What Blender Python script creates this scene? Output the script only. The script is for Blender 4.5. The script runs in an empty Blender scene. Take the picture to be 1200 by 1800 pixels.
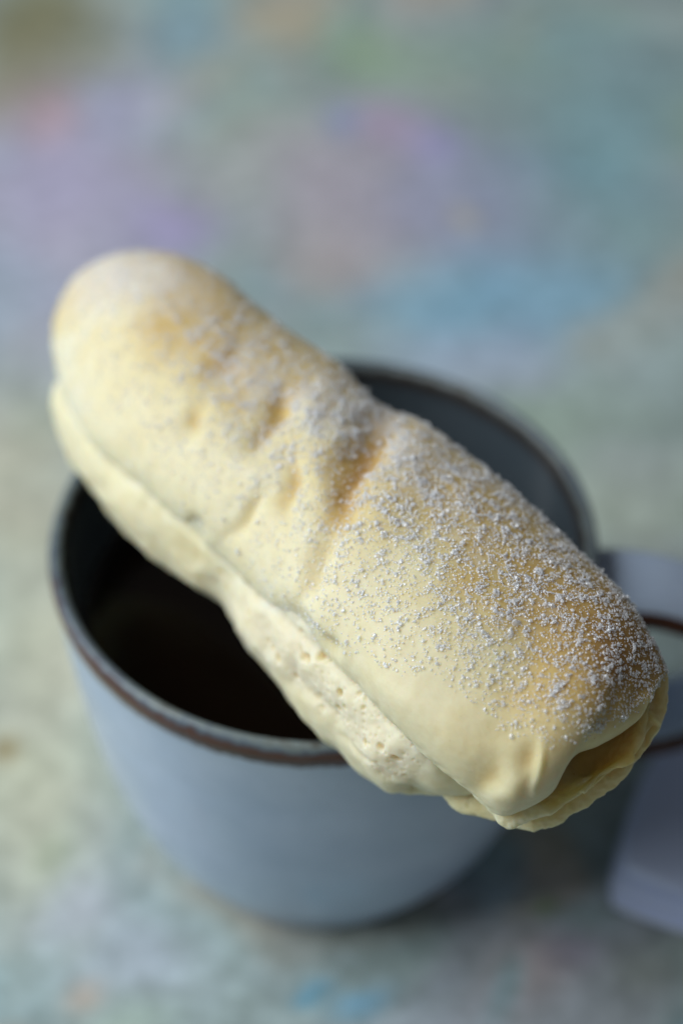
import bpy, math
import numpy as np
from mathutils import Matrix, Vector

rng = np.random.default_rng(11)
S = bpy.context.scene

# ------------------------------------------------------------------ camera
MUG_H = 0.0700            # height of the rim above the table
RIM_R = 0.0450
DIST = 0.450              # camera to the middle of the rim
FPX = 4820.0              # focal length in photograph pixels (1200 wide)
PITCH = math.radians(45.3)
CD = np.array([0, math.cos(PITCH), -math.sin(PITCH)])
CU = np.array([0, math.sin(PITCH), math.cos(PITCH)])
CR = np.array([1.0, 0, 0])
RIMC = np.array([0, 0, MUG_H])
_ox, _oy = 568 - 600, 945 - 900
CPOS = RIMC - DIST * (CD + CR * _ox / FPX - CU * _oy / FPX)

cam_data = bpy.data.cameras.new("camera")
cam = bpy.data.objects.new("camera", cam_data)
S.collection.objects.link(cam)
cam.matrix_world = Matrix(((CR[0], CU[0], -CD[0], CPOS[0]),
                           (CR[1], CU[1], -CD[1], CPOS[1]),
                           (CR[2], CU[2], -CD[2], CPOS[2]),
                           (0, 0, 0, 1)))
cam_data.sensor_fit = 'HORIZONTAL'
cam_data.sensor_width = 24.0
cam_data.lens = FPX / 1200 * 24.0
cam_data.clip_start = 0.01
cam_data.clip_end = 20.0
cam_data.dof.use_dof = True
cam_data.dof.focus_distance = 0.387
cam_data.dof.aperture_fstop = 7.1
S.camera = cam

# ------------------------------------------------------------------ world, light, exposure
W = bpy.data.worlds.new("World"); S.world = W; W.use_nodes = True
bg = W.node_tree.nodes["Background"]
bg.inputs[0].default_value = (0.95, 0.98, 1.0, 1)
bg.inputs[1].default_value = 0.078

def area(name, loc, target, sx, sy, power, color):
    d = bpy.data.lights.new(name, 'AREA'); d.shape = 'RECTANGLE'
    d.size = sx; d.size_y = sy; d.energy = power; d.color = color
    o = bpy.data.objects.new(name, d); S.collection.objects.link(o)
    o.location = loc
    o.rotation_euler = (Vector(target) - Vector(loc)).to_track_quat('-Z', 'Y').to_euler()
    return o
area("window_light", (-0.53, -0.03, 0.55), (0, 0, 0.04), 0.72, 0.72, 7.5, (0.90, 0.955, 1.0))
S.view_settings.view_transform = 'Standard'
S.view_settings.look = 'None'
S.view_settings.exposure = 0.0
S.view_settings.gamma = 1.0
S.cycles.use_denoising = True
S.cycles.max_bounces = 12
S.cycles.diffuse_bounces = 6
S.cycles.transparent_max_bounces = 16
S.cycles.transmission_bounces = 6
S.cycles.caustics_refractive = False
S.cycles.caustics_reflective = False

# ------------------------------------------------------------------ helpers
def ray(px, py):
    px = np.asarray(px, float); py = np.asarray(py, float)
    return CD + np.multiply.outer((px - 600) / FPX, CR) - np.multiply.outer((py - 900) / FPX, CU)

def on_plane(px, py, p0, n):
    r = ray(px, py)
    t = ((p0 - CPOS) @ n) / (r @ n)
    return CPOS + r * t[..., None]

def project(P):
    q = P - CPOS
    z = q @ CD
    return 600 + FPX * (q @ CR) / z, 900 - FPX * (q @ CU) / z

_perm = np.random.default_rng(5).permutation(256)
_perm = np.concatenate([_perm, _perm, _perm])
_grad = np.random.default_rng(6).normal(size=(256, 3)); _grad /= np.linalg.norm(_grad, axis=1)[:, None]

def perlin(P, scale=1.0, off=0.0):
    P = P * scale + off
    i = np.floor(P).astype(int); f = P - i; i &= 255
    u = f * f * f * (f * (f * 6 - 15) + 10)
    out = 0
    for dx in (0, 1):
        for dy in (0, 1):
            for dz in (0, 1):
                h = _perm[_perm[_perm[(i[:, 0] + dx) & 255] + ((i[:, 1] + dy) & 255)] + ((i[:, 2] + dz) & 255)]
                g = _grad[h]
                d = g[:, 0] * (f[:, 0] - dx) + g[:, 1] * (f[:, 1] - dy) + g[:, 2] * (f[:, 2] - dz)
                w = (u[:, 0] if dx else 1 - u[:, 0]) * (u[:, 1] if dy else 1 - u[:, 1]) * (u[:, 2] if dz else 1 - u[:, 2])
                out = out + w * d
    return out * 1.6

def fbm(P, scale, octs=4, off=0.0, gain=0.5):
    a = 1.0; s = 0
    for o in range(octs):
        s = s + a * perlin(P, scale * 2 ** o, off + 17.3 * o); a *= gain
    return s

def worley(P, scale, off=0.0):
    P = P * scale + off
    i = np.floor(P).astype(int); f = P - i
    best = np.full(len(P), 9.0)
    jit = np.random.default_rng(9).random((256, 3))
    for dx in (-1, 0, 1):
        for dy in (-1, 0, 1):
            for dz in (-1, 0, 1):
                c = i + np.array([dx, dy, dz])
                h = _perm[_perm[_perm[c[:, 0] & 255] + (c[:, 1] & 255)] + (c[:, 2] & 255)]
                d = np.array([dx, dy, dz]) + jit[h] - f
                best = np.minimum(best, (d * d).sum(1))
    return np.sqrt(best)

def sstep(a, b, x):
    t = np.clip((x - a) / (b - a), 0, 1)
    return t * t * (3 - 2 * t)

def new_mesh(name, V, F, mat=None, parent=None, smooth=True, attrs=None):
    me = bpy.data.meshes.new(name)
    V = np.asarray(V, np.float32); F = np.asarray(F, np.int32)
    k = F.shape[1]
    me.vertices.add(len(V)); me.vertices.foreach_set("co", V.ravel())
    me.loops.add(F.size); me.loops.foreach_set("vertex_index", F.ravel())
    me.polygons.add(len(F))
    me.polygons.foreach_set("loop_start", np.arange(0, F.size, k, dtype=np.int32))
    me.polygons.foreach_set("loop_total", np.full(len(F), k, np.int32))
    me.polygons.foreach_set("use_smooth", np.full(len(F), smooth, bool))
    me.update(calc_edges=True); me.validate()
    for an, av in (attrs or {}).items():
        av = np.asarray(av, np.float32)
        if av.ndim == 1:
            a = me.attributes.new(an, 'FLOAT', 'POINT'); a.data.foreach_set("value", av)
        else:
            a = me.attributes.new(an, 'FLOAT_COLOR', 'POINT')
            c = np.ones((len(av), 4), np.float32); c[:, :3] = av
            a.data.foreach_set("color", c.ravel())
    o = bpy.data.objects.new(name, me)
    S.collection.objects.link(o)
    if mat: me.materials.append(mat)
    if parent: o.parent = parent
    return o

def tag(o, label=None, cat=None, kind=None, group=None):
    if label: o["label"] = label
    if cat: o["category"] = cat
    if kind: o["kind"] = kind
    if group: o["group"] = group

def empty(name, loc):
    o = bpy.data.objects.new(name, None); S.collection.objects.link(o)
    o.location = loc; o.empty_display_size = 0.01
    bpy.context.view_layer.update()
    return o

def grid_faces(nu, nv, wrap_v=False):
    iu = np.arange(nu - 1)[:, None]
    iv = np.arange(nv if wrap_v else nv - 1)[None, :]
    j = (iv + 1) % nv
    a = iu * nv + iv; b = (iu + 1) * nv + iv; c = (iu + 1) * nv + j; d = iu * nv + j
    return np.stack([a + 0 * j, b + 0 * j, c + 0 * iu, d + 0 * iu], -1).reshape(-1, 4)

def mat_base(name):
    m = bpy.data.materials.new(name); m.use_nodes = True
    nt = m.node_tree
    return m, nt, nt.nodes, nt.links, nt.nodes["Principled BSDF"]

def N(nt, kind, **kw):
    n = nt.nodes.new(kind)
    for k, v in kw.items():
        if k.startswith("i_"):
            key = k[2:]
            key = int(key) if key.isdigit() else key.replace("_", " ")
            n.inputs[key].default_value = v
        else:
            setattr(n, k, v)
    return n

def ramp(nt, stops, interp='LINEAR'):
    n = nt.nodes.new('ShaderNodeValToRGB'); cr = n.color_ramp; cr.interpolation = interp
    while len(cr.elements) < len(stops): cr.elements.new(0.5)
    for e, (p, c) in zip(cr.elements, stops):
        e.position = p; e.color = (*c, 1)
    return n

def mixrgb(nt, fac, a, b, mode='MIX'):
    n = nt.nodes.new('ShaderNodeMix'); n.data_type = 'RGBA'; n.blend_type = mode
    for idx, v in ((0, fac), (6, a), (7, b)):
        if hasattr(v, 'is_output') or isinstance(v, bpy.types.NodeSocket): nt.links.new(v, n.inputs[idx])
        elif isinstance(v, (int, float)): n.inputs[idx].default_value = v
        else: n.inputs[idx].default_value = (*v, 1)
    return n.outputs[2]

def math_node(nt, op, a, b=0.0, clamp=False):
    n = nt.nodes.new('ShaderNodeMath'); n.operation = op; n.use_clamp = clamp
    for idx, v in ((0, a), (1, b)):
        if isinstance(v, bpy.types.NodeSocket): nt.links.new(v, n.inputs[idx])
        else: n.inputs[idx].default_value = v
    return n.outputs[0]

# ------------------------------------------------------------------ table
def table_color(X, Y):
    """painted board: pale teal ground with dabs of lilac, green, ochre and blue"""
    P = np.stack([X, Y, 0 * X], 1)
    base = np.array([0.24, 0.285, 0.275])
    col = np.repeat(base[None], len(X), 0)
    w = np.stack([fbm(P, 14, 3, 3.1), fbm(P, 14, 3, 9.7)], 1) * 0.022
    Xw, Yw = X + w[:, 0], Y + w[:, 1]
    Pw = np.stack([Xw, Yw, 0 * X], 1)
    def lay(c, m):
        nonlocal col
        m = np.clip(m, 0, 1)[:, None]
        col = col * (1 - m) + np.array(c) * m
    # scattered dabs everywhere
    lay((0.33, 0.29, 0.36), 0.30 * sstep(0.1, 0.55, fbm(Pw, 16, 3, 21)))
    lay((0.27, 0.33, 0.22), 0.28 * sstep(0.1, 0.55, fbm(Pw, 15, 3, 41)))
    lay((0.17, 0.31, 0.38), 0.30 * sstep(0.15, 0.6, fbm(Pw, 19, 3, 61)))
    lay((0.40, 0.32, 0.23), 0.45 * sstep(0.25, 0.7, fbm(Pw, 22, 3, 81)))
    lay((0.42, 0.44, 0.42), 0.30 * sstep(0.2, 0.7, fbm(Pw, 26, 3, 101)))
    # dabs placed where the board shows them (pixel of the photograph -> point on the table)
    dabs = [  # px, py, rx, ry, colour, strength
        (60, 40, 150, 130, (0.155, 0.145, 0.085), .90), (20, 170, 110, 90, (0.20, 0.18, 0.11), .75),
        (110, 350, 220, 190, (0.34, 0.31, 0.41), .85), (90, 230, 60, 60, (0.42, 0.28, 0.28), .5),
        (240, 210, 90, 60, (0.35, 0.33, 0.42), .6), (290, 420, 90, 50, (0.30, 0.25, 0.42), .55),
        (120, 560, 160, 120, (0.36, 0.35, 0.42), .6), (330, 80, 90, 70, (0.20, 0.30, 0.36), .6),
        (420, 230, 130, 110, (0.27, 0.33, 0.27), .6), (480, 40, 60, 50, (0.38, 0.32, 0.24), .5),
        (660, 100, 130, 70, (0.24, 0.32, 0.20), .6), (620, 350, 240, 140, (0.345, 0.29, 0.34), .65),
        (690, 230, 90, 50, (0.34, 0.25, 0.36), .6), (600, 240, 35, 30, (0.20, 0.25, 0.42), .6),
        (860, 350, 160, 110, (0.29, 0.28, 0.39), .6), (790, 260, 60, 40, (0.28, 0.25, 0.42), .6),
        (600, 470, 110, 70, (0.37, 0.31, 0.29), .5), (880, 520, 200, 110, (0.20, 0.32, 0.41), .80),
        (1010, 500, 70, 60, (0.20, 0.31, 0.40), .4), (850, 370, 20, 20, (0.45, 0.40, 0.22), .5),
        (860, 620, 160, 60, (0.33, 0.37, 0.45), .6), (1080, 250, 170, 220, (0.17, 0.27, 0.30), .7),
        (870, 60, 160, 80, (0.19, 0.27, 0.25), .6), (1120, 880, 130, 110, (0.38, 0.41, 0.36), .7),
        (40, 850, 160, 190, (0.39, 0.38, 0.29), .8), (70, 1150, 150, 180, (0.41, 0.40, 0.32), .85),
        (60, 1400, 190, 190, (0.38, 0.375, 0.29), .85), (22, 1322, 24, 20, (0.20, 0.15, 0.07), .9),
        (140, 1580, 120, 60, (0.32, 0.33, 0.36), .6), (270, 1680, 120, 80, (0.32, 0.34, 0.38), .6),
        (160, 1730, 40, 30, (0.40, 0.31, 0.24), .6), (90, 1480, 60, 30, (0.24, 0.27, 0.19), .5),
        (545, 1750, 26, 18, (0.10, 0.28, 0.40), .8), (610, 1775, 40, 22, (0.15, 0.30, 0.40), .7),
        (880, 1740, 90, 80, (0.32, 0.27, 0.26), .7), (960, 1700, 70, 60, (0.30, 0.27, 0.33), .6),
        (900, 1600, 26, 24, (0.14, 0.19, 0.07), .8), (990, 1630, 90, 50, (0.24, 0.31, 0.30), .6),
        (840, 1770, 30, 60, (0.22, 0.34, 0.36), .6), (1120, 1750, 90, 70, (0.25, 0.27, 0.23), .6),
        (1150, 600, 110, 110, (0.29, 0.34, 0.34), .75), (1000, 40, 90, 60, (0.22, 0.31, 0.33), .5)]
    px, py = project(np.stack([X + .45 * w[:, 0], Y + .45 * w[:, 1], 0 * X], 1))
    for dx, dy, rx, ry, c, s in dabs:
        lay(c, s * np.exp(-0.5 * (((px - dx) / (rx * .72)) ** 2 + ((py - dy) / (ry * .72)) ** 2) ** 1.3))
    g = col.mean(1, keepdims=True)
    return np.clip((g + 1.25 * (col - g)) * 1.45, 0, .8)

def build_table():
    n = 420
    g = np.linspace(-1, 1, n)
    g = np.sign(g) * (0.35 * np.abs(g) + 0.65 * np.abs(g) ** 3)      # finer in the middle
    X, Y = np.meshgrid(g * 1.0 + 0.0, g * 1.0 + 0.12, indexing='ij')
    x, y = X.ravel(), Y.ravel()
    z = 0.0003 * fbm(np.stack([x, y, 0 * x], 1), 60, 2)
    z -= z.max()
    V = np.stack([x, y, z], 1)
    F = grid_faces(n, n)
    c = table_color(x, y)
    # slab sides and underside
    m, nt, nd, lk, p = mat_base("painted_board")
    at = N(nt, 'ShaderNodeAttribute', attribute_name="paint")
    tc = N(nt, 'ShaderNodeTexCoord')
    n1 = N(nt, 'ShaderNodeTexNoise', i_Scale=180.0, i_Detail=6.0, i_Roughness=0.65)
    n2 = N(nt, 'ShaderNodeTexNoise', i_Scale=38.0, i_Detail=5.0, i_Roughness=0.6)
    lk.new(tc.outputs['Object'], n1.inputs['Vector']); lk.new(tc.outputs['Object'], n2.inputs['Vector'])
    r1 = ramp(nt, [(0.3, (0.75, 0.75, 0.73)), (0.7, (1.25, 1.25, 1.27))])
    r2 = ramp(nt, [(0.35, (0.94, 0.93, 0.95)), (0.65, (1.06, 1.07, 1.05))])
    lk.new(n1.outputs['Fac'], r1.inputs[0]); lk.new(n2.outputs['Fac'], r2.inputs[0])
    a = mixrgb(nt, 1.0, at.outputs['Color'], r1.outputs[0], 'MULTIPLY')
    a = mixrgb(nt, 1.0, a, r2.outputs[0], 'MULTIPLY')
    lk.new(a, p.inputs['Base Color'])
    p.inputs['Roughness'].default_value = 0.62
    b = N(nt, 'ShaderNodeBump', i_Strength=0.25, i_Distance=0.0006)
    lk.new(n1.outputs['Fac'], b.inputs['Height']); lk.new(b.outputs[0], p.inputs['Normal'])
    o = new_mesh("tabletop", V, F, m, attrs={"paint": c})
    sm = o.modifiers.new("thickness", 'SOLIDIFY'); sm.thickness = 0.018; sm.offset = -1
    tag(o, "wide board painted in blurred teal, lilac, green and ochre dabs", "table", "structure")
build_table()

# ------------------------------------------------------------------ mug
def smooth_curve(pts, n):
    """Catmull-Rom through pts (k,d), n samples, uniform in control index"""
    pts = np.asarray(pts, float); k = len(pts)
    e = np.vstack([2 * pts[0] - pts[1], pts, 2 * pts[-1] - pts[-2]])
    t = np.linspace(0, k - 1, n) if np.isscalar(n) else np.asarray(n) * (k - 1)
    i = np.clip(np.floor(t).astype(int), 0, k - 2); f = (t - i)[:, None]
    p0, p1, p2, p3 = e[i], e[i + 1], e[i + 2], e[i + 3]
    return 0.5 * (2 * p1 + (p2 - p0) * f + (2 * p0 - 5 * p1 + 4 * p2 - p3) * f ** 2 + (3 * p1 - p0 - 3 * p2 + p3) * f ** 3)

mug = empty("coffee_mug", (0, 0, 0))
tag(mug, "pale blue grey glazed stoneware mug with brown edged rim and strap handle", "mug")

def resample(c, n):
    d = np.r_[0, np.cumsum(np.linalg.norm(np.diff(c, axis=0), axis=1))]
    s = np.linspace(0, d[-1], n)
    return np.stack([np.interp(s, d, c[:, k]) for k in range(c.shape[1])], 1)

H = MUG_H
OUT = [(0.0001, 0.0030), (0.0200, 0.0026), (0.0258, 0.0022), (0.0262, 0.0000), (0.0278, 0.0000), (0.0284, 0.0018),
       (0.0306, 0.0052), (0.0338, 0.0110), (0.0367, 0.0185), (0.0394, 0.0280), (0.0413, 0.0380), (0.0428, 0.0490),
       (0.0438, 0.0580), (0.0443, 0.0640), (0.0449, 0.0668), (0.0451, 0.0684), (0.0447, 0.0697), (0.0440, 0.0701),
       (0.0431, 0.0697), (0.0425, 0.0686), (0.0422, 0.0668), (0.0418, 0.0630), (0.0409, 0.0560), (0.0396, 0.0460),
       (0.0372, 0.0350), (0.0338, 0.0230), (0.0288, 0.0130), (0.0210, 0.0075), (0.0001, 0.0062)]
prof = smooth_curve(OUT, 420)
prof = resample(prof, 340)
seg = 256
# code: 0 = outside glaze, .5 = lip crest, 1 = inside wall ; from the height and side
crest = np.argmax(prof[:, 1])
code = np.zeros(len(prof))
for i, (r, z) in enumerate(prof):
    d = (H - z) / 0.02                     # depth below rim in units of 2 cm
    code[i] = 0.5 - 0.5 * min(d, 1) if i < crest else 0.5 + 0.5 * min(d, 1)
ang = np.linspace(0, 2 * np.pi, seg, endpoint=False)
R = prof[:, 0][:, None]; Zp = prof[:, 1][:, None]
wob = 1 + 0.0025 * np.sin(2 * ang + 0.7) + 0.0012 * np.sin(3 * ang + 2.0) + 0.0005 * np.sin(Zp * 700) * (R > .03)
V = np.stack([R * np.cos(ang) * wob, R * np.sin(ang) * wob, Zp + 0.0004 * np.sin(ang * 2 + 1) * (Zp / H)], -1).reshape(-1, 3)
F = grid_faces(len(prof), seg, True)[:, ::-1]

def glaze_material():
    m, nt, nd, lk, p = mat_base("stoneware_glaze")
    at = N(nt, 'ShaderNodeAttribute', attribute_name="code")
    tc = N(nt, 'ShaderNodeTexCoord')
    n1 = N(nt, 'ShaderNodeTexNoise', i_Scale=520.0, i_Detail=4.0, i_Roughness=0.6)
    n2 = N(nt, 'ShaderNodeTexNoise', i_Scale=60.0, i_Detail=4.0, i_Roughness=0.55)
    n3 = N(nt, 'ShaderNodeTexNoise', i_Scale=1400.0, i_Detail=2.0)
    for n in (n1, n2, n3): lk.new(tc.outputs['Object'], n.inputs['Vector'])
    w = math_node(nt, 'MULTIPLY', math_node(nt, 'SUBTRACT', n1.outputs['Fac'], 0.5), 0.055)
    w2 = math_node(nt, 'MULTIPLY', math_node(nt, 'SUBTRACT', n2.outputs['Fac'], 0.5), 0.07)
    c = math_node(nt, 'ADD', math_node(nt, 'ADD', at.outputs['Fac'], w), w2)
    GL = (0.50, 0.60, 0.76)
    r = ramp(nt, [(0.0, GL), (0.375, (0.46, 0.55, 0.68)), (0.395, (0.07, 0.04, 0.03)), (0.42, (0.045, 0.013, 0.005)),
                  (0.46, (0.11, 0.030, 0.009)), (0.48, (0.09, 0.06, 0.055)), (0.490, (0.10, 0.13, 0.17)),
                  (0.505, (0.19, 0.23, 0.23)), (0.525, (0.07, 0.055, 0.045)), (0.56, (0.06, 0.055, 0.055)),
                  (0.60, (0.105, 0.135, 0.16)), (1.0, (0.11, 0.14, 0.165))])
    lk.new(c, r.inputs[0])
    # broad tone drift and fine iron specks in the glaze
    r2 = ramp(nt, [(0.3, (0.86, 0.88, 0.9)), (0.7, (1.08, 1.06, 1.04))]); lk.new(n2.outputs['Fac'], r2.inputs[0])
    a = mixrgb(nt, 1.0, r.outputs[0], r2.outputs[0], 'MULTIPLY')
    sp = ramp(nt, [(0.70, (1, 1, 1)), (0.76, (0.55, 0.45, 0.38))]); lk.new(n3.outputs['Fac'], sp.inputs[0])
    a = mixrgb(nt, 0.8, a, sp.outputs[0], 'MULTIPLY')
    lk.new(a, p.inputs['Base Color'])
    p.inputs['Roughness'].default_value = 0.20
    p.inputs['Specular IOR Level'].default_value = 0.38
    p.inputs['Coat Weight'].default_value = 0.0
    p.inputs['Coat Roughness'].default_value = 0.18
    b = N(nt, 'ShaderNodeBump', i_Strength=0.12, i_Distance=0.0004)
    lk.new(n2.outputs['Fac'], b.inputs['Height']); lk.new(b.outputs[0], p.inputs['Normal'])
    return m
GLAZE = glaze_material()
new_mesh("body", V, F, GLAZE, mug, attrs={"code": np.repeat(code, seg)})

# handle: wide strap loop
HA = math.radians(-3)
hd = np.array([math.cos(HA), math.sin(HA)]); hs = np.array([-hd[1], hd[0]])
path = smooth_curve([(0.0415, 0.0585), (0.0480, 0.0605), (0.0560, 0.0600), (0.0640, 0.0560), (0.0690, 0.0480),
                     (0.0690, 0.0390), (0.0640, 0.0315), (0.0560, 0.0275), (0.0480, 0.0262), (0.0395, 0.0262)], 160)
path = resample(path, 150)
tan = np.gradient(path, axis=0); tan /= np.linalg.norm(tan, axis=1)[:, None]
nor = np.stack([-tan[:, 1], tan[:, 0]], 1)
m_ = 64
th = np.linspace(0, 2 * np.pi, m_, endpoint=False)
def sgnpow(x, e): return np.sign(x) * np.abs(x) ** e
tt = np.linspace(0, 1, len(path))
wid = 0.0080 + 0.0016 * (np.abs(tt - .5) * 2) ** 6
thk = 0.0030 + 0.0012 * (np.abs(tt - .5) * 2) ** 8
cs = sgnpow(np.cos(th), 0.7); sn = sgnpow(np.sin(th), 1.0)
rad = path[:, 0][:, None] + nor[:, 0][:, None] * thk[:, None] * sn
zz = path[:, 1][:, None] + nor[:, 1][:, None] * thk[:, None] * sn - 0.0006 * (np.abs(cs) < .5)
lat = wid[:, None] * cs
Vh = np.stack([rad * hd[0] + lat * hs[0], rad * hd[1] + lat * hs[1], zz], -1).reshape(-1, 3)
edge = np.clip((np.abs(cs) - 0.72) / 0.14, 0, 1)
codeh = np.repeat((0.0 + 0.43 * edge)[None], len(path), 0).ravel()
new_mesh("handle", Vh, grid_faces(len(path), m_, True), GLAZE, mug, attrs={"code": codeh})

# coffee
m, nt, nd, lk, p = mat_base("black_coffee")
p.inputs['Base Color'].default_value = (0.006, 0.0035, 0.002, 1)
p.inputs['Roughness'].default_value = 0.06
p.inputs['IOR'].default_value = 1.33
cz = 0.0520
rc = float(np.interp(cz, prof[crest:, 1][::-1], prof[crest:, 0][::-1])) - 0.00002
rr = np.concatenate([np.linspace(0.0003, rc - 0.0015, 30), rc - 0.0015 * (1 - np.linspace(0.1, 1, 8))])
zc = cz + np.where(rr > rc - 0.0015, 0.0006 * ((rr - rc + 0.0015) / 0.0015) ** 2, 0)
Vc = np.stack([rr[:, None] * np.cos(ang), rr[:, None] * np.sin(ang), np.repeat(zc[:, None], seg, 1)], -1).reshape(-1, 3)
Vc = np.vstack([Vc, [[0, 0, cz]]])
Fc = grid_faces(len(rr), seg, True)
co = new_mesh("coffee", Vc, Fc, m)
tag(co, "black coffee filling the mug under the roll", "coffee")

# ------------------------------------------------------------------ bread roll
A_ = np.array([0.668, -0.744, 0.0]); A_ /= np.linalg.norm(A_)
vw = np.array([0, -math.cos(math.radians(46)), math.sin(math.radians(46))])
N_ = vw - (vw @ A_) * A_; N_ /= np.linalg.norm(N_)
B_ = np.cross(A_, N_)                       # towards the front left and down
BREAD_Z = 0.0200
C0 = on_plane(np.array([620.]), np.array([950.]), np.array([0, 0, H + BREAD_Z]), np.array([0, 0, 1.]))[0]

def pairs(L):
    L = np.array(L, float)
    return on_plane(L[:, 0], L[:, 1], C0, N_), on_plane(L[:, 2], L[:, 3], C0, N_)

def densify(pts, n, ends):
    """t samples, packed towards tips"""
    return smooth_curve(pts, n)

def tube(L, hU, hD, nL, nR, nt_, nth, front=0.7, eu=1.0):
    """closed body through pairs of outline points; heights in cm along N_"""
    PL, PR = pairs(L)
    k = len(L)
    x = np.linspace(0, 1, nt_)
    # pack samples near both tips
    x = x + 0.0
    w0 = 0.5 - 0.5 * np.cos(np.pi * x); x = 0.75 * x + 0.25 * w0
    cols = np.hstack([PL, PR, np.array([hU, hD, nL, nR], float).T * 0.01])
    c = smooth_curve(cols, x)
    PL, PR = c[:, :3], c[:, 3:6]
    hU, hD, nL, nR = [np.maximum(c[:, 6 + q], 0 if q < 2 else -9) for q in range(4)]
    mid = (PL + PR) / 2; hv = (PL - PR) / 2
    # theta: front half denser
    nf = int(nth * front)
    th = np.concatenate([np.linspace(0, np.pi, nf, endpoint=False), np.linspace(np.pi, 2 * np.pi, nth - nf, endpoint=False)])
    ct, st = np.cos(th), np.sin(th)
    h = np.where(st[None] >= 0, hU[:, None] * np.abs(st[None]) ** eu, -hD[:, None] * np.abs(st[None]))
    nc = (nL + nR)[:, None] / 2 + (nL - nR)[:, None] / 2 * ct[None]
    Qp = mid[:, None] + hv[:, None] * ct[None, :, None]
    tc_ = CPOS - Qp; tc_ /= np.linalg.norm(tc_, axis=2)[..., None]
    P = Qp + (h + nc)[..., None] * tc_
    return P, th, x

def normals(P):
    du = np.gradient(P, axis=0)
    dv = np.roll(P, -1, 1) - np.roll(P, 1, 1)
    n = np.cross(dv, du)
    n /= np.linalg.norm(n, axis=2)[..., None] + 1e-12
    return n

def tube_obj(name, P, mat, parent, attrs):
    nu, nv = P.shape[:2]
    V = P.reshape(-1, 3) 
    F = grid_faces(nu, nv, True)
    caps_a = V[:nv].mean(0); caps_b = V[-nv:].mean(0)
    V[:nv] = caps_a + (V[:nv] - caps_a) * 0.02; V[-nv:] = caps_b + (V[-nv:] - caps_b) * 0.02
    loc = np.array(parent.location)
    return new_mesh(name, V - loc, F, mat, parent, attrs=attrs)

bread = empty("bread_roll", (C0[0], C0[1], MUG_H))
tag(bread, "long pale golden bread roll dusted with coarse sugar lying across the mug", "bread")

def ell(px, py, cx, cy, rx, ry, deg=0.0):
    a = math.radians(deg)
    dx, dy = px - cx, py - cy
    u = dx * math.cos(a) + dy * math.sin(a); v = -dx * math.sin(a) + dy * math.cos(a)
    return np.exp(-0.5 * ((u / rx) ** 2 + (v / ry) ** 2))

def seg_dist(px, py, pts):
    best = np.full(px.shape, 1e9); side = np.zeros(px.shape)
    pts = np.asarray(pts, float)
    for a, b in zip(pts[:-1], pts[1:]):
        d = b - a; L2 = d @ d
        t = np.clip(((px - a[0]) * d[0] + (py - a[1]) * d[1]) / L2, 0, 1)
        ex, ey = px - a[0] - t * d[0], py - a[1] - t * d[1]
        best = np.minimum(best, np.hypot(ex, ey))
    return best

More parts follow.
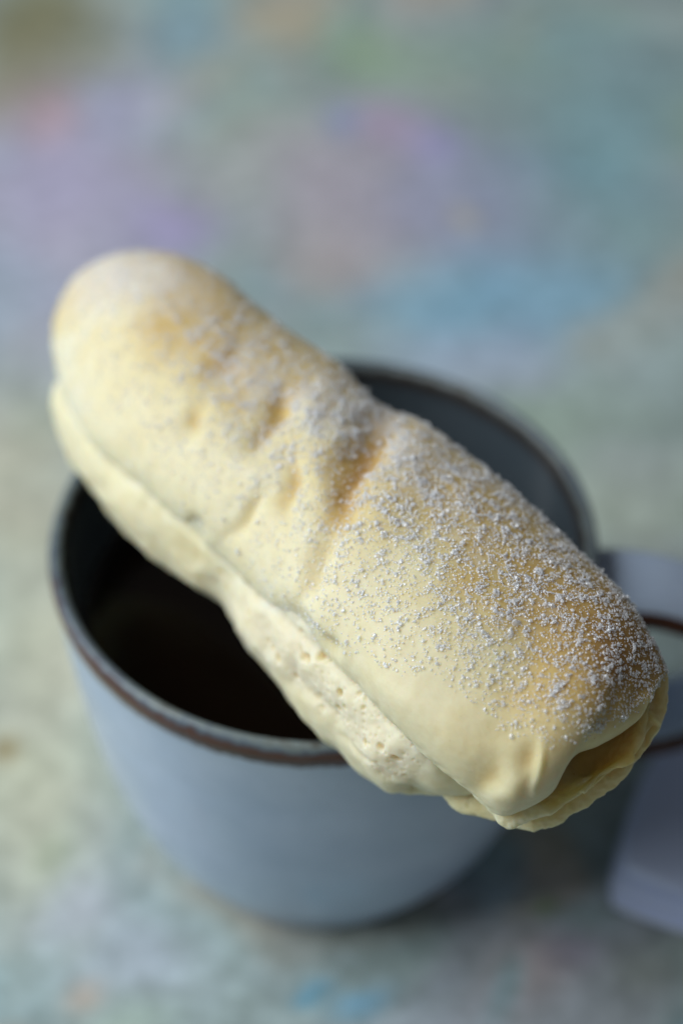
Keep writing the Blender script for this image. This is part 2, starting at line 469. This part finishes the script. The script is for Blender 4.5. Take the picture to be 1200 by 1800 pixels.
# ---- materials
def dough_material(name, sss=0.6):
    m, nt, nd, lk, p = mat_base(name)
    bake_shade = N(nt, 'ShaderNodeAttribute', attribute_name="bake_shade")
    frost = N(nt, 'ShaderNodeAttribute', attribute_name="frost")
    tc = N(nt, 'ShaderNodeTexCoord')
    n1 = N(nt, 'ShaderNodeTexNoise', i_Scale=170.0, i_Detail=6.0, i_Roughness=0.6)
    n2 = N(nt, 'ShaderNodeTexNoise', i_Scale=1100.0, i_Detail=4.0, i_Roughness=0.6)
    n3 = N(nt, 'ShaderNodeTexNoise', i_Scale=420.0, i_Detail=5.0, i_Roughness=0.65)
    n4 = N(nt, 'ShaderNodeTexNoise', i_Scale=2300.0, i_Detail=2.0, i_Roughness=0.5)
    for n in (n1, n2, n3, n4): lk.new(tc.outputs['Object'], n.inputs['Vector'])
    v = math_node(nt, 'ADD', bake_shade.outputs['Fac'], math_node(nt, 'MULTIPLY', math_node(nt, 'SUBTRACT', n1.outputs['Fac'], 0.5), 0.30))
    r = ramp(nt, [(0.0, (0.80, 0.735, 0.505)), (0.22, (0.775, 0.67, 0.38)), (0.5, (0.67, 0.48, 0.18)), (0.78, (0.55, 0.35, 0.12)), (1.0, (0.40, 0.21, 0.06))])
    lk.new(v, r.inputs[0])
    # tiny brown baked freckles
    sp = ramp(nt, [(0.69, (1, 1, 1)), (0.75, (0.80, 0.62, 0.42))]); lk.new(n2.outputs['Fac'], sp.inputs[0])
    a = mixrgb(nt, 0.7, r.outputs[0], sp.outputs[0], 'MULTIPLY')
    mo = ramp(nt, [(0.35, (0.90, 0.86, 0.78)), (0.6, (1.03, 1.03, 1.04))]); lk.new(n3.outputs['Fac'], mo.inputs[0])
    a = mixrgb(nt, 0.4, a, mo.outputs[0], 'MULTIPLY')
    cb = N(nt, 'ShaderNodeAttribute', attribute_name="crumb")
    a = mixrgb(nt, cb.outputs['Fac'], a, (0.82, 0.74, 0.55))
    fr = math_node(nt, 'ADD', frost.outputs['Fac'], math_node(nt, 'MULTIPLY', math_node(nt, 'SUBTRACT', n3.outputs['Fac'], 0.5), 0.9))
    fr2 = ramp(nt, [(0.25, (0, 0, 0)), (0.75, (1, 1, 1))]); lk.new(fr, fr2.inputs[0])
    ff = math_node(nt, 'MULTIPLY', fr2.outputs[0], 0.55)
    a = mixrgb(nt, ff, a, (0.80, 0.82, 0.85))
    lk.new(a, p.inputs['Base Color'])
    p.inputs['Roughness'].default_value = 0.62
    p.inputs['Specular IOR Level'].default_value = 0.35
    p.inputs['Subsurface Weight'].default_value = sss
    p.inputs['Subsurface Radius'].default_value = (1.0, 0.72, 0.45)
    p.inputs['Subsurface Scale'].default_value = 0.005
    h = math_node(nt, 'ADD', math_node(nt, 'MULTIPLY', n3.outputs['Fac'], 0.6), math_node(nt, 'MULTIPLY', n4.outputs['Fac'], 0.35))
    b = N(nt, 'ShaderNodeBump', i_Strength=0.26, i_Distance=0.00022)
    lk.new(h, b.inputs['Height']); lk.new(b.outputs[0], p.inputs['Normal'])
    return m
CRUST = dough_material("bread_crust")
CRUMB = dough_material("bread_crumb", 0.7)

# ---- lower body of the roll: torn side seen below the seam
BASE = [(100, 655, 104, 640), (93, 690, 150, 560), (103, 770, 235, 505), (135, 842, 330, 515), (190, 905, 385, 550), (252, 966, 445, 592),
        (322, 1027, 505, 645), (384, 1062, 560, 690), (428, 1122, 620, 735), (474, 1192, 680, 785), (545, 1277, 750, 835),
        (600, 1328, 820, 885), (655, 1378, 890, 945), (700, 1401, 950, 1005), (752, 1402, 1000, 1065), (800, 1402, 1030, 1110),
        (840, 1402, 1050, 1150), (868, 1380, 1060, 1190), (960, 1290, 1010, 1250)]
hw = [0.5 * math.hypot(a - c, b - d) / 112 for a, b, c, d in BASE]
P, th, x = tube(BASE, [0.98 * w for w in hw], [0.72 * w for w in hw], [-0.05] * len(BASE), [-0.1] * len(BASE), 900, 620, 0.75)
nb = normals(P)
sh = P.shape[:2]
Pf = P.reshape(-1, 3); nf = nb.reshape(-1, 3)
ctr = P.mean(1, keepdims=True)
if ((P - ctr) * nb).sum() < 0: nf = -nf; nb = -nb
px, py = project(Pf)
SEAM = [(60, 620), (100, 650), (115, 700), (150, 765), (205, 820), (270, 875), (335, 938), (400, 990), (462, 1050), (530, 1115), (600, 1180), (680, 1262), (755, 1335), (835, 1398), (880, 1430)]
sd = seg_dist(px, py, SEAM)
front = (nf @ N_) > -0.3
Q = Pf * 100
# the torn, open crumb: a band under the seam, widest to the right
along = (px - 100) * 0.74 + (py - 650) * 0.67
tear = sstep(330, 640, along) * (1 - sstep(905, 985, along)) * (1 - sstep(62, 92, sd + 14 * perlin(Q, 2.2, 4))) * front
w1 = worley(Q, 4.2, 3.0); w2 = worley(Q, 9.0, 8.0)
pits = sstep(0.52, 0.12, w1) if False else (1 - sstep(0.14, 0.40, w1))
pits2 = 1 - sstep(0.10, 0.40, w2)
open_ = sstep(560, 720, along) * (1 - sstep(900, 960, along))
sel = sstep(0.0, 0.35, perlin(Q, 2.0, 14) + 0.12)
d = 0.0 * sd
d += 0.0011 * fbm(Q, 0.9, 3, 2.0) * 0.8
d += tear * (0.00040 * fbm(Q, 2.2, 3, 7.0) - 0.0014 * (0.15 + 0.85 * open_) * pits * sel - 0.00022 * pits2 * (0.2 + .8 * open_))
d += tear * 0.0005 * (1 - sstep(30, 60, sd))
# step where the torn crumb meets the smooth skin underneath
d += -0.0005 * np.exp(-((sd - 74 - 14 * perlin(Q, 2.2, 4)) / 7) ** 2) * sstep(560, 760, along) * front
for cx, cy, rx, ry, dg, am in [(325, 975, 30, 15, 45, -.0012), (560, 1235, 70, 9, 50, -.0006), (455, 1120, 60, 12, 52, .0006), (660, 1330, 50, 16, 42, .0008),
                               (725, 1385, 18, 30, 20, -.0012), (700, 1345, 20, 22, 0, -.0008), (180, 800, 50, 20, 50, -.0005), (380, 1062, 30, 22, 50, -.0006), (240, 900, 60, 14, 45, .0006)]:
    d += am * ell(px, py, cx, cy, rx, ry, dg) * front
# groove hugging the seam
d += -0.0007 * np.exp(-(sd / 10) ** 2) * front
Pf = Pf + nf * d[:, None]
bake_shade = 0.03 + 0.06 * np.abs(fbm(Q, 1.5, 3, 31)) + tear * (0.30 * pits * sel + 0.10 * pits2 * open_ + 0.03) + 0.15 * ell(px, py, 328, 972, 28, 18, 45) + 0.2 * ell(px, py, 1000, 1300, 60, 60)  # browner in the pores and hollows
bake_shade += 0.10 * ell(px, py, 700, 1345, 30, 20, 0)
frost_b = 0.1 + 0.18 * np.exp(-(sd / 16) ** 2) * (1 - sstep(500, 700, along)) + 0.10 * tear * (1 - pits)
tube_obj("crumb_side", Pf.reshape(*sh, 3), CRUMB, bread, {"bake_shade": bake_shade, "frost": frost_b, "crumb": 0.8 * tear * (1 - 0.7 * pits * sel)})
BASE_P = Pf[front]
_bx, _by = project(BASE_P)
_bh = ((BASE_P - C0) @ N_) / (vw @ N_) * 100

def base_height(px, py):
    return np.array([_bh[np.argsort((_bx - a) ** 2 + (_by - b) ** 2)[:10]].max() if 1 else 0 for a, b in zip(px, py)])
_r = np.hypot(Pf[:, 0], Pf[:, 1]); _k = (_r > 0.0425) & (_r < 0.0450)
print("CHECK rim clearance mm", round(float((Pf[_k, 2].min() - H) * 1000), 2), "at", Pf[_k][np.argmin(Pf[_k, 2])])

# ---- top crust
CR_P = [(91, 600, 91, 594), (95, 628, 95, 552), (101, 656, 115, 510), (117, 704, 150, 473), (150, 762, 212, 446), (205, 820, 300, 447), (270, 875, 380, 480),
        (335, 936, 445, 533), (400, 990, 522, 590), (462, 1050, 596, 638), (530, 1115, 662, 704), (600, 1180, 745, 748),
        (680, 1262, 840, 815), (755, 1335, 930, 893), (835, 1398, 1008, 962), (880, 1431, 1056, 1006), (915, 1425, 1084, 1036),
        (950, 1409, 1104, 1062), (975, 1388, 1120, 1086), (990, 1356, 1132, 1106), (1014, 1327, 1143, 1124), (1052, 1311, 1152, 1140),
        (1100, 1282, 1160, 1156), (1130, 1258, 1166, 1170), (1144, 1224, 1170, 1180), (1162, 1200, 1169, 1192)]
cr = np.array(CR_P, float)
hw = 0.5 * np.hypot(cr[:, 0] - cr[:, 2], cr[:, 1] - cr[:, 3]) / 112
bh = base_height(cr[:, 0], cr[:, 1])
print("seam heights", np.round(bh, 2))
nL = bh.copy()
nL[:3] = [0.0, 0.10, 0.25]
nL[3:10] -= 0.05; nL[10:13] += 0.06
nL[13:] = [1.50, 1.1, 0.90, 0.88, 0.85, 0.80, 0.78, 0.75, 0.68, 0.55, 0.45, 0.30, 0.15][:len(nL) - 13]
nL -= 0.03
print("nL", np.round(nL, 2))
kU = np.interp(np.arange(len(cr)), [0, 2, 6, 14, 18, 22, 25], [1.0, 0.95, 0.80, 0.82, 0.92, 1.0, 1.0])
P, th, x = tube(CR_P, kU * hw, 0.45 * hw + 0.0, nL, [-0.05] * len(cr), 1300, 760, 0.80)
nb = normals(P); ctr = P.mean(1, keepdims=True)
if ((P - ctr) * nb).sum() < 0: nb = -nb
sh = P.shape[:2]; Pf = P.reshape(-1, 3); nf = nb.reshape(-1, 3)
px, py = project(Pf); Q = Pf * 100
front = sstep(-0.25, 0.1, nf @ N_)
d = 0.0004 * fbm(Q, 0.6, 2, 5.0) + 0.00005 * fbm(Q, 3.5, 4, 55.0)
DENTS = [  # px, py, rx, ry, angle of long axis, depth (m)
    (636, 806, 52, 23, 118, -.0015), (605, 880, 40, 19, 112, -.0012), (690, 720, 40, 18, 130, -.0003),
    (487, 722, 34, 16, 125, -.0016), (455, 775, 30, 16, 130, -.0010), (510, 858, 34, 12, 108, -.0013),
    (440, 905, 32, 7, 128, -.0012), (345, 735, 24, 13, 115, -.0010), (310, 775, 20, 14, 115, -.0005), (395, 640, 36, 18, 140, -.0007),
    (555, 990, 44, 14, 112, -.0022), (530, 1100, 30, 16, 50, -.0016), (570, 1130, 18, 9, 45, -.0016), (340, 932, 16, 16, 60, -.0012),
    (270, 655, 60, 18, 150, -.0006), (600, 655, 40, 22, 35, -.0003),
    (855, 1372, 19, 30, 10, -.0007), (925, 1352, 17, 34, 12, -.0008), (770, 1200, 60, 30, 40, -.0006),
    (650, 1300, 30, 10, 45, -.0004), (700, 1230, 60, 10, 42, .0003),
    # swellings
    (575, 800, 60, 24, 115, .0008), (690, 860, 80, 30, 120, .0008), (430, 830, 50, 26, 120, .0009), (545, 740, 40, 22, 120, .0012),
    (949, 1352, 7, 28, 8, .0007), (890, 1395, 30, 16, -10, .0005), (980, 1150, 130, 120, 40, .0006), (250, 560, 70, 50, 50, .0007), (1120, 1215, 30, 14, 120, -.0006)]
wx = px + 14 * perlin(Q, 1.6, 71); wy = py + 14 * perlin(Q, 1.6, 81)
for cx, cy, rx, ry, dg, am in DENTS:
    d += am * ell(wx, wy, cx, cy, rx, ry, dg) * front
# lip thickening along the open seam and a ragged edge
sd = seg_dist(px, py, [(q[0], q[1]) for q in CR_P])
d += 0.00012 * np.exp(-(sd / 9) ** 2) * perlin(Q, 5.0, 91) * front * 2
Pf = Pf + nf * d[:, None]
P = Pf.reshape(*sh, 3)
nb = normals(P)
if ((P - ctr) * nb).sum() < 0: nb = -nb
nf = nb.reshape(-1, 3)
px, py = project(Pf)
# how far up the oven-facing back of the roll a point lies, 0 at the seam, 1 at the far edge
crossv = np.repeat(((1 - np.cos(th)) / 2)[None], sh[0], 0).ravel()
tw = np.repeat(x[:, None], sh[1], 1).ravel()
bn = fbm(Q, 0.8, 3, 111)
bake_shade = 0.04 + 0.47 * sstep(0.25, 0.90, crossv + 0.16 * bn) * (0.80 + 0.35 * sstep(.35, .8, tw))
bake_shade += 0.30 * ell(px, py, 1080, 1130, 90, 110, 40) + 0.24 * ell(px, py, 980, 1250, 130, 70, -20) + 0.16 * ell(px, py, 900, 1010, 150, 60, 45)  # browner near end: baking plus the light falling off, painted into the colour
for cx, cy, rx, ry, dg, am in [(640, 800, 52, 18, 118, .50), (605, 885, 38, 18, 112, .42), (487, 722, 34, 13, 125, .26), (455, 778, 30, 13, 130, .14), (510, 858, 30, 10, 108, .32), (440, 905, 30, 7, 128, .18),
                               (345, 735, 16, 10, 115, .24), (400, 635, 20, 14, 30, .28), (555, 985, 44, 14, 112, .12), (570, 1130, 18, 9, 45, .16), (340, 932, 14, 10, 60, .30),
                               (300, 480, 60, 25, 20, .10), (700, 710, 40, 14, 140, .16), (852, 1368, 12, 22, 10, .24), (925, 1345, 12, 24, 10, .20), (340, 600, 120, 60, 40, .12), (250, 640, 60, 30, 140, .10)]:
    bake_shade += am * ell(wx, wy, cx, cy, rx, ry, dg)  # mostly dents: bounced golden light and shade painted into the crust colour
FR = [(215, 475, 80, 50, 0, .65), (1000, 1050, 120, 60, 45, .15), (150, 560, 60, 60, 0, .30), (440, 660, 60, 40, 40, .45), (560, 730, 50, 40, 40, .45), (640, 730, 60, 30, 40, .45), (330, 520, 60, 50, 40, .3), (120, 700, 40, 70, 150, .35),
      (400, 800, 90, 60, 45, .22), (560, 950, 60, 60, 45, .22), (480, 1040, 60, 20, 45, .25), (700, 800, 60, 50, 45, .3), (800, 900, 90, 40, 45, .3), (900, 1100, 120, 60, 45, .18), (600, 1130, 60, 60, 45, .15)]
frost = 0.02 + 0 * px
for cx, cy, rx, ry, dg, am in FR: frost = frost + am * ell(px, py, cx, cy, rx, ry, dg)
inden = 0 * px
for cx, cy, rx, ry, dg, am in [DENTS[k] for k in (0, 1, 3, 5, 6, 7)]: inden = inden + ell(wx, wy, cx, cy, rx, ry, dg)
frost = frost * (1 - 0.8 * np.clip(inden, 0, 1))
tube_obj("crust", P.copy(), CRUST, bread, {"bake_shade": bake_shade, "frost": frost})
CP, CN, CPX, CPY, CIN, CCR = Pf.copy(), nf.copy(), px, py, inden, crossv

# ---- rolled dough layers showing at the near end
def layer(name, L, hU, hD, nL, nR, brownf, nt_=420, nth=260, rough=0.00035, extra=None, label=None):
    P, th, x = tube(L, hU, hD, nL, nR, nt_, nth, 0.75)
    nb = normals(P); ctr = P.mean(1, keepdims=True)
    if ((P - ctr) * nb).sum() < 0: nb = -nb
    Pf = P.reshape(-1, 3); nf = nb.reshape(-1, 3); Q = Pf * 100
    px, py = project(Pf)
    d = rough * fbm(Q, 1.6, 3, 15) + 0.00018 * fbm(Q, 7, 2, 35)
    if extra is not None: d = d + extra(px, py, Q) * sstep(-.2, .2, nf @ N_)
    Pf = Pf + nf * d[:, None]
    o = tube_obj(name, Pf.reshape(*P.shape[:2], 3), CRUST, bread, {"bake_shade": brownf(px, py, Q), "frost": 0.05 + 0 * px})
    if label: o["label"] = label
    return o

FA = [(815, 1375, 822, 1368), (826, 1392, 860, 1310), (838, 1403, 880, 1300), (848, 1414, 905, 1290), (864, 1429, 930, 1275), (889, 1457, 955, 1265), (914, 1452, 985, 1258),
      (967, 1430, 1018, 1248), (1013, 1402, 1046, 1238), (1042, 1383, 1068, 1228), (1077, 1354, 1088, 1220), (1108, 1335, 1104, 1212),
      (1128, 1305, 1118, 1202), (1137, 1267, 1130, 1195), (1147, 1225, 1145, 1210)]
k = len(FA)
layer("dough_fold", FA, np.interp(range(k), [0, 2, 5, 9, 12, 14], [.05, .22, .26, .22, .2, .05]), np.interp(range(k), [0, 3, 10, 14], [.05, .35, .30, .05]),
      np.interp(range(k), [0, 3, 5, 8, 11, 13, 14], [.80, .70, .52, .42, .30, .20, .18]), np.interp(range(k), [0, 3, 5, 9, 14], [.75, .30, -.05, -.15, 0.0]),
      lambda px, py, Q: 0.10 + 0.30 * ell(px, py, 1020, 1345, 55, 26, -35) + 0.30 * sstep(950, 1120, px) + 0.12 * fbm(Q, 2, 3, 5),  # browner in the hollow and towards the right
      extra=lambda px, py, Q: -0.0030 * ell(px, py, 1015, 1350, 45, 22, -35) + 0.0004 * np.sin((px * .4 - py) / 7) * ell(px, py, 960, 1405, 40, 15, -30) * .6
      + 0.0011 * np.exp(-(seg_dist(px, py, [(1025, 1390), (1050, 1362), (1080, 1345), (1110, 1333)]) / 6) ** 2))
FB = [(772, 1388, 778, 1380), (786, 1410, 835, 1340), (812, 1428, 868, 1330), (862, 1440, 908, 1318), (914, 1457, 955, 1305), (950, 1458, 988, 1295), (985, 1447, 1015, 1280),
      (1025, 1422, 1042, 1265), (1062, 1396, 1062, 1250), (1098, 1366, 1082, 1235), (1130, 1325, 1102, 1215), (1143, 1304, 1115, 1200), (1163, 1270, 1128, 1190),
      (1173, 1226, 1140, 1178), (1176, 1194, 1150, 1160), (1168, 1172, 1160, 1165)]
k = len(FB)
layer("dough_fold", FB, np.interp(range(k), [0, 3, 8, 13, 15], [.05, .30, .35, .30, .05]), np.interp(range(k), [0, 3, 10, 15], [.05, .6, .6, .05]),
      np.interp(range(k), [0, 3, 8, 15], [.10, -.10, -.25, -.15]), np.interp(range(k), [0, 3, 8, 15], [.10, -.3, -.35, -.2]),
      lambda px, py, Q: 0.14 + 0.22 * sstep(950, 1120, px) + 0.10 * fbm(Q, 2, 3, 9),  # browner towards the right
      extra=lambda px, py, Q: 0.0009 * np.exp(-(seg_dist(px, py, [(1160, 1275), (1140, 1250), (1142, 1230)]) / 6) ** 2) - 0.0012 * ell(px, py, 1148, 1290, 8, 16, 30))

# check of contact with the rim
allz = np.vstack([BASE_P, CP])
#print("bread lowest z", [round(float((np.array(o.data.vertices[0].co) + 0)[2]), 4) for o in bread.children][:1])

# ------------------------------------------------------------------ sugar
def sugar_density(px, py):
    d = 0 * px
    for cx, cy, rx, ry, dg, am in [(820, 880, 150, 60, 45, .9), (950, 1010, 150, 80, 45, 1.0), (1050, 1120, 80, 90, 45, .75), (900, 1110, 170, 65, 42, .65), (700, 780, 90, 50, 45, .6),
                                   (960, 1220, 110, 55, 10, .60), (770, 1010, 170, 80, 45, .70), (640, 930, 70, 50, 45, .5), (570, 760, 110, 60, 45, .9), (440, 670, 90, 55, 45, .95), (1140, 1180, 20, 40, 0, .8),
                                   (290, 540, 150, 90, 40, .65), (660, 1090, 140, 60, 45, .32), (420, 800, 130, 80, 45, .42), (230, 700, 90, 50, 45, .25), (540, 1030, 60, 50, 45, .25), (940, 1290, 50, 16, 0, .45), (350, 940, 12, 20, 0, .5)]:
        d = d + am * ell(px, py, cx, cy, rx, ry, dg)
    # bare rim of dough below the sugar
    lim = np.interp(px, [0, 500, 700, 800, 880, 940, 1040, 1100, 1180], [900, 1120, 1190, 1215, 1290, 1325, 1300, 1270, 1200])
    return d * (1 - sstep(-25, 8, py - lim)) 

def build_sugar():
    n_try = 60000
    area_w = np.ones(len(CP))
    okf = (CN @ N_) > -0.45
    idx = np.flatnonzero(okf)
    # vertex density is uneven: weight by local cell area
    G = CP.reshape(*sh, 3)
    du = np.linalg.norm(np.gradient(G, axis=0), axis=2); dv = np.linalg.norm(np.roll(G, -1, 1) - np.roll(G, 1, 1), axis=2) / 2
    cell = (du * dv).ravel()
    Qm = CP[idx] * 100
    clump = sstep(-0.15, 0.55, perlin(Qm, 5.0, 3) + 0.6 * perlin(Qm, 11.0, 33)) 
    dens = np.clip(sugar_density(CPX[idx], CPY[idx]), 0, 1.4) * (0.36 + 1.1 * clump) * (1 - 0.75 * np.clip(CIN[idx], 0, 1))
    w = cell[idx] * dens; w /= w.sum()
    n = 40000
    pick = rng.choice(idx, size=n, p=w)
    pos = CP[pick] + rng.normal(size=(n, 3)) * 0.00012
    nor = CN[pick]
    size = 0.000106 * np.exp(rng.normal(size=n) * 0.42) * np.interp(CPX[pick], [200, 650], [0.75, 1.0])
    size = np.clip(size, 0.00009, 0.00050)
    bpy.ops.mesh.primitive_ico_sphere_add(subdivisions=1, radius=1.15)
    _t = bpy.context.object
    ico = np.array([v.co[:] for v in _t.data.vertices]); tri = np.array([q_.vertices[:] for q_ in _t.data.polygons])
    bpy.data.objects.remove(_t)
    ico = np.sign(ico) * np.abs(ico) ** 0.8
    cube = np.array([[x_, y_, z_] for x_ in (-1, 1) for y_ in (-1, 1) for z_ in (-1, 1)], float)
    quads = np.array([[0, 1, 3, 2], [4, 6, 7, 5], [0, 4, 5, 1], [2, 3, 7, 6], [0, 2, 6, 4], [1, 5, 7, 3]])
    q = rng.normal(size=(n, 4)); q /= np.linalg.norm(q, axis=1)[:, None]
    a, b, c, d = q.T
    Rm = np.stack([np.stack([1 - 2 * (c * c + d * d), 2 * (b * c - a * d), 2 * (b * d + a * c)], 1),
                   np.stack([2 * (b * c + a * d), 1 - 2 * (b * b + d * d), 2 * (c * d - a * b)], 1),
                   np.stack([2 * (b * d - a * c), 2 * (c * d + a * b), 1 - 2 * (b * b + c * c)], 1)], 1)
    asp = np.exp(rng.normal(size=(n, 1, 3)) * 0.16)
    loc = ico[None] * asp * (1 + rng.normal(size=(n, 12, 3)) * 0.14) * size[:, None, None]
    # grains lie down on the crust: own long faces along it, each a little tipped
    loc = np.einsum('nij,nkj->nki', Rm, loc)
    zn = nor + rng.normal(size=(n, 3)) * 0.28; zn /= np.linalg.norm(zn, axis=1)[:, None]
    loc = loc - 0.30 * np.einsum('nkj,nj->nk', loc, zn)[..., None] * zn[:, None, :]
    pile = rng.random(n) ** 2.5 * clump[np.searchsorted(idx, pick)]
    V = pos[:, None] + nor[:, None] * (size * 0.25 + pile * 0.00035)[:, None, None] + loc
    F = (tri[None] + (np.arange(n) * 12)[:, None, None]).reshape(-1, 3)
    m = bpy.data.materials.new("sugar_crystal"); m.use_nodes = True
    nt = m.node_tree; nt.nodes.clear(); lk = nt.links
    out = nt.nodes.new('ShaderNodeOutputMaterial')
    df = N(nt, 'ShaderNodeBsdfDiffuse', i_Color=(0.97, 0.98, 1.0, 1))
    tr = N(nt, 'ShaderNodeBsdfTranslucent', i_Color=(0.97, 0.98, 1.0, 1))
    gl = N(nt, 'ShaderNodeBsdfGlossy', i_Color=(1, 1, 1, 1), i_Roughness=0.18)
    ts = N(nt, 'ShaderNodeBsdfTransparent', i_Color=(0.99, 0.99, 1.0, 1))
    m0 = N(nt, 'ShaderNodeMixShader', i_Fac=0.22); m1 = N(nt, 'ShaderNodeMixShader', i_Fac=0.14); m2 = N(nt, 'ShaderNodeMixShader', i_Fac=0.40)
    lk.new(df.outputs[0], m0.inputs[1]); lk.new(tr.outputs[0], m0.inputs[2])
    lk.new(m0.outputs[0], m1.inputs[1]); lk.new(gl.outputs[0], m1.inputs[2])
    lk.new(m1.outputs[0], m2.inputs[1]); lk.new(ts.outputs[0], m2.inputs[2])
    lk.new(m2.outputs[0], out.inputs[0])
    o = new_mesh("sugar_crystals", V.reshape(-1, 3), F, m, smooth=False)
    tag(o, "coarse white sugar crystals scattered over the top of the bread roll", "sugar", "stuff")
build_sugar()

for _p in [(900,1000),(1100,1200),(700,1300),(900,1420),(600,850),(250,600)]:
    _i=np.argmin((CPX-_p[0])**2+(CPY-_p[1])**2+1e9*((CN@N_)<0)); print("depth",_p,round(float((CP[_i]-CPOS)@CD),4))
# ------------------------------------------------------------------ napkin
def build_napkin():
    zt = 0.006
    c = [on_plane(np.array([a]), np.array([b]), np.array([0, 0, zt]), np.array([0, 0, 1.]))[0] for a, b in
         [(1180, 1240), (1035, 1580), (1560, 1700), (1600, 1280)]]
    m, nt, nd, lk, p = mat_base("napkin_cloth")
    tc = N(nt, 'ShaderNodeTexCoord')
    wv = N(nt, 'ShaderNodeTexWave', i_Scale=420.0, i_Distortion=0.6); wv2 = N(nt, 'ShaderNodeTexWave', i_Scale=420.0, i_Distortion=0.6, bands_direction='Y')
    lk.new(tc.outputs['Object'], wv.inputs['Vector']); lk.new(tc.outputs['Object'], wv2.inputs['Vector'])
    s = math_node(nt, 'ADD', wv.outputs['Fac'], wv2.outputs['Fac'])
    b = N(nt, 'ShaderNodeBump', i_Strength=0.5, i_Distance=0.0003); lk.new(s, b.inputs['Height']); lk.new(b.outputs[0], p.inputs['Normal'])
    r = ramp(nt, [(0.0, (0.58, 0.68, 0.97)), (1.0, (0.72, 0.80, 0.99))]); lk.new(math_node(nt, 'MULTIPLY', s, 0.5), r.inputs[0]); lk.new(r.outputs[0], p.inputs['Base Color'])
    p.inputs['Roughness'].default_value = 0.9; p.inputs['Sheen Weight'].default_value = 0.3
    root = empty("napkin", (c[0] + c[2]) / 2 * np.array([1, 1, 0]))
    tag(root, "folded pale blue cloth napkin lying beside the mug at lower right", "napkin")
    loc = np.array(root.location)
    for lay_i in range(3):
        nu, nv = 90, 90
        uu = np.linspace(-1, 1, nu)
        U, Vv = np.meshgrid(uu, uu, indexing='ij')
        # rounded square
        k2 = 0.55
        Ur = U * np.sqrt(1 - k2 * Vv ** 2 / 2 * np.abs(U) ** 6); Vr = Vv * np.sqrt(1 - k2 * U ** 2 / 2 * np.abs(Vv) ** 6)
        s_, t_ = (Ur + 1) / 2, (Vr + 1) / 2
        inset = 0.012 * lay_i
        s_ = s_ * (1 - 2 * inset) + inset + 0.004 * np.sin(5 * t_ + lay_i); t_ = t_ * (1 - 2 * inset) + inset + 0.004 * np.sin(4 * s_ + 2 * lay_i)
        Pn = ((1 - s_) * (1 - t_))[..., None] * c[0] + ((1 - s_) * t_)[..., None] * c[1] + (s_ * t_)[..., None] * c[2] + (s_ * (1 - t_))[..., None] * c[3]
        edge = np.maximum(np.abs(U), np.abs(Vv))
        puff = 0.0020 * np.sqrt(np.clip(1 - edge ** 8, 0, 1))
        Q_ = Pn.reshape(-1, 3)
        wav = (0.0012 * fbm(Q_, 22, 3, 5 + lay_i)).reshape(nu, nv) * (0.4 + .3 * lay_i)
        z0 = 0.0022 + 0.0040 * lay_i
        top = Pn.copy(); top[..., 2] = z0 + puff + wav
        bot = Pn.copy(); bot[..., 2] = z0 - np.minimum(puff, 0.0018) + wav * 0.6
        bot[..., 2] = np.maximum(bot[..., 2], 0.0003)
        top[0], top[-1], top[:, 0], top[:, -1] = bot[0] + [0, 0, 1e-5], bot[-1] + [0, 0, 1e-5], bot[:, 0] + [0, 0, 1e-5], bot[:, -1] + [0, 0, 1e-5]
        Vx = np.vstack([top.reshape(-1, 3), bot.reshape(-1, 3)]) - loc
        Fg = grid_faces(nu, nv)
        new_mesh("cloth_layer", Vx, np.vstack([Fg, Fg[:, ::-1] + nu * nv]), m, root)
build_napkin()
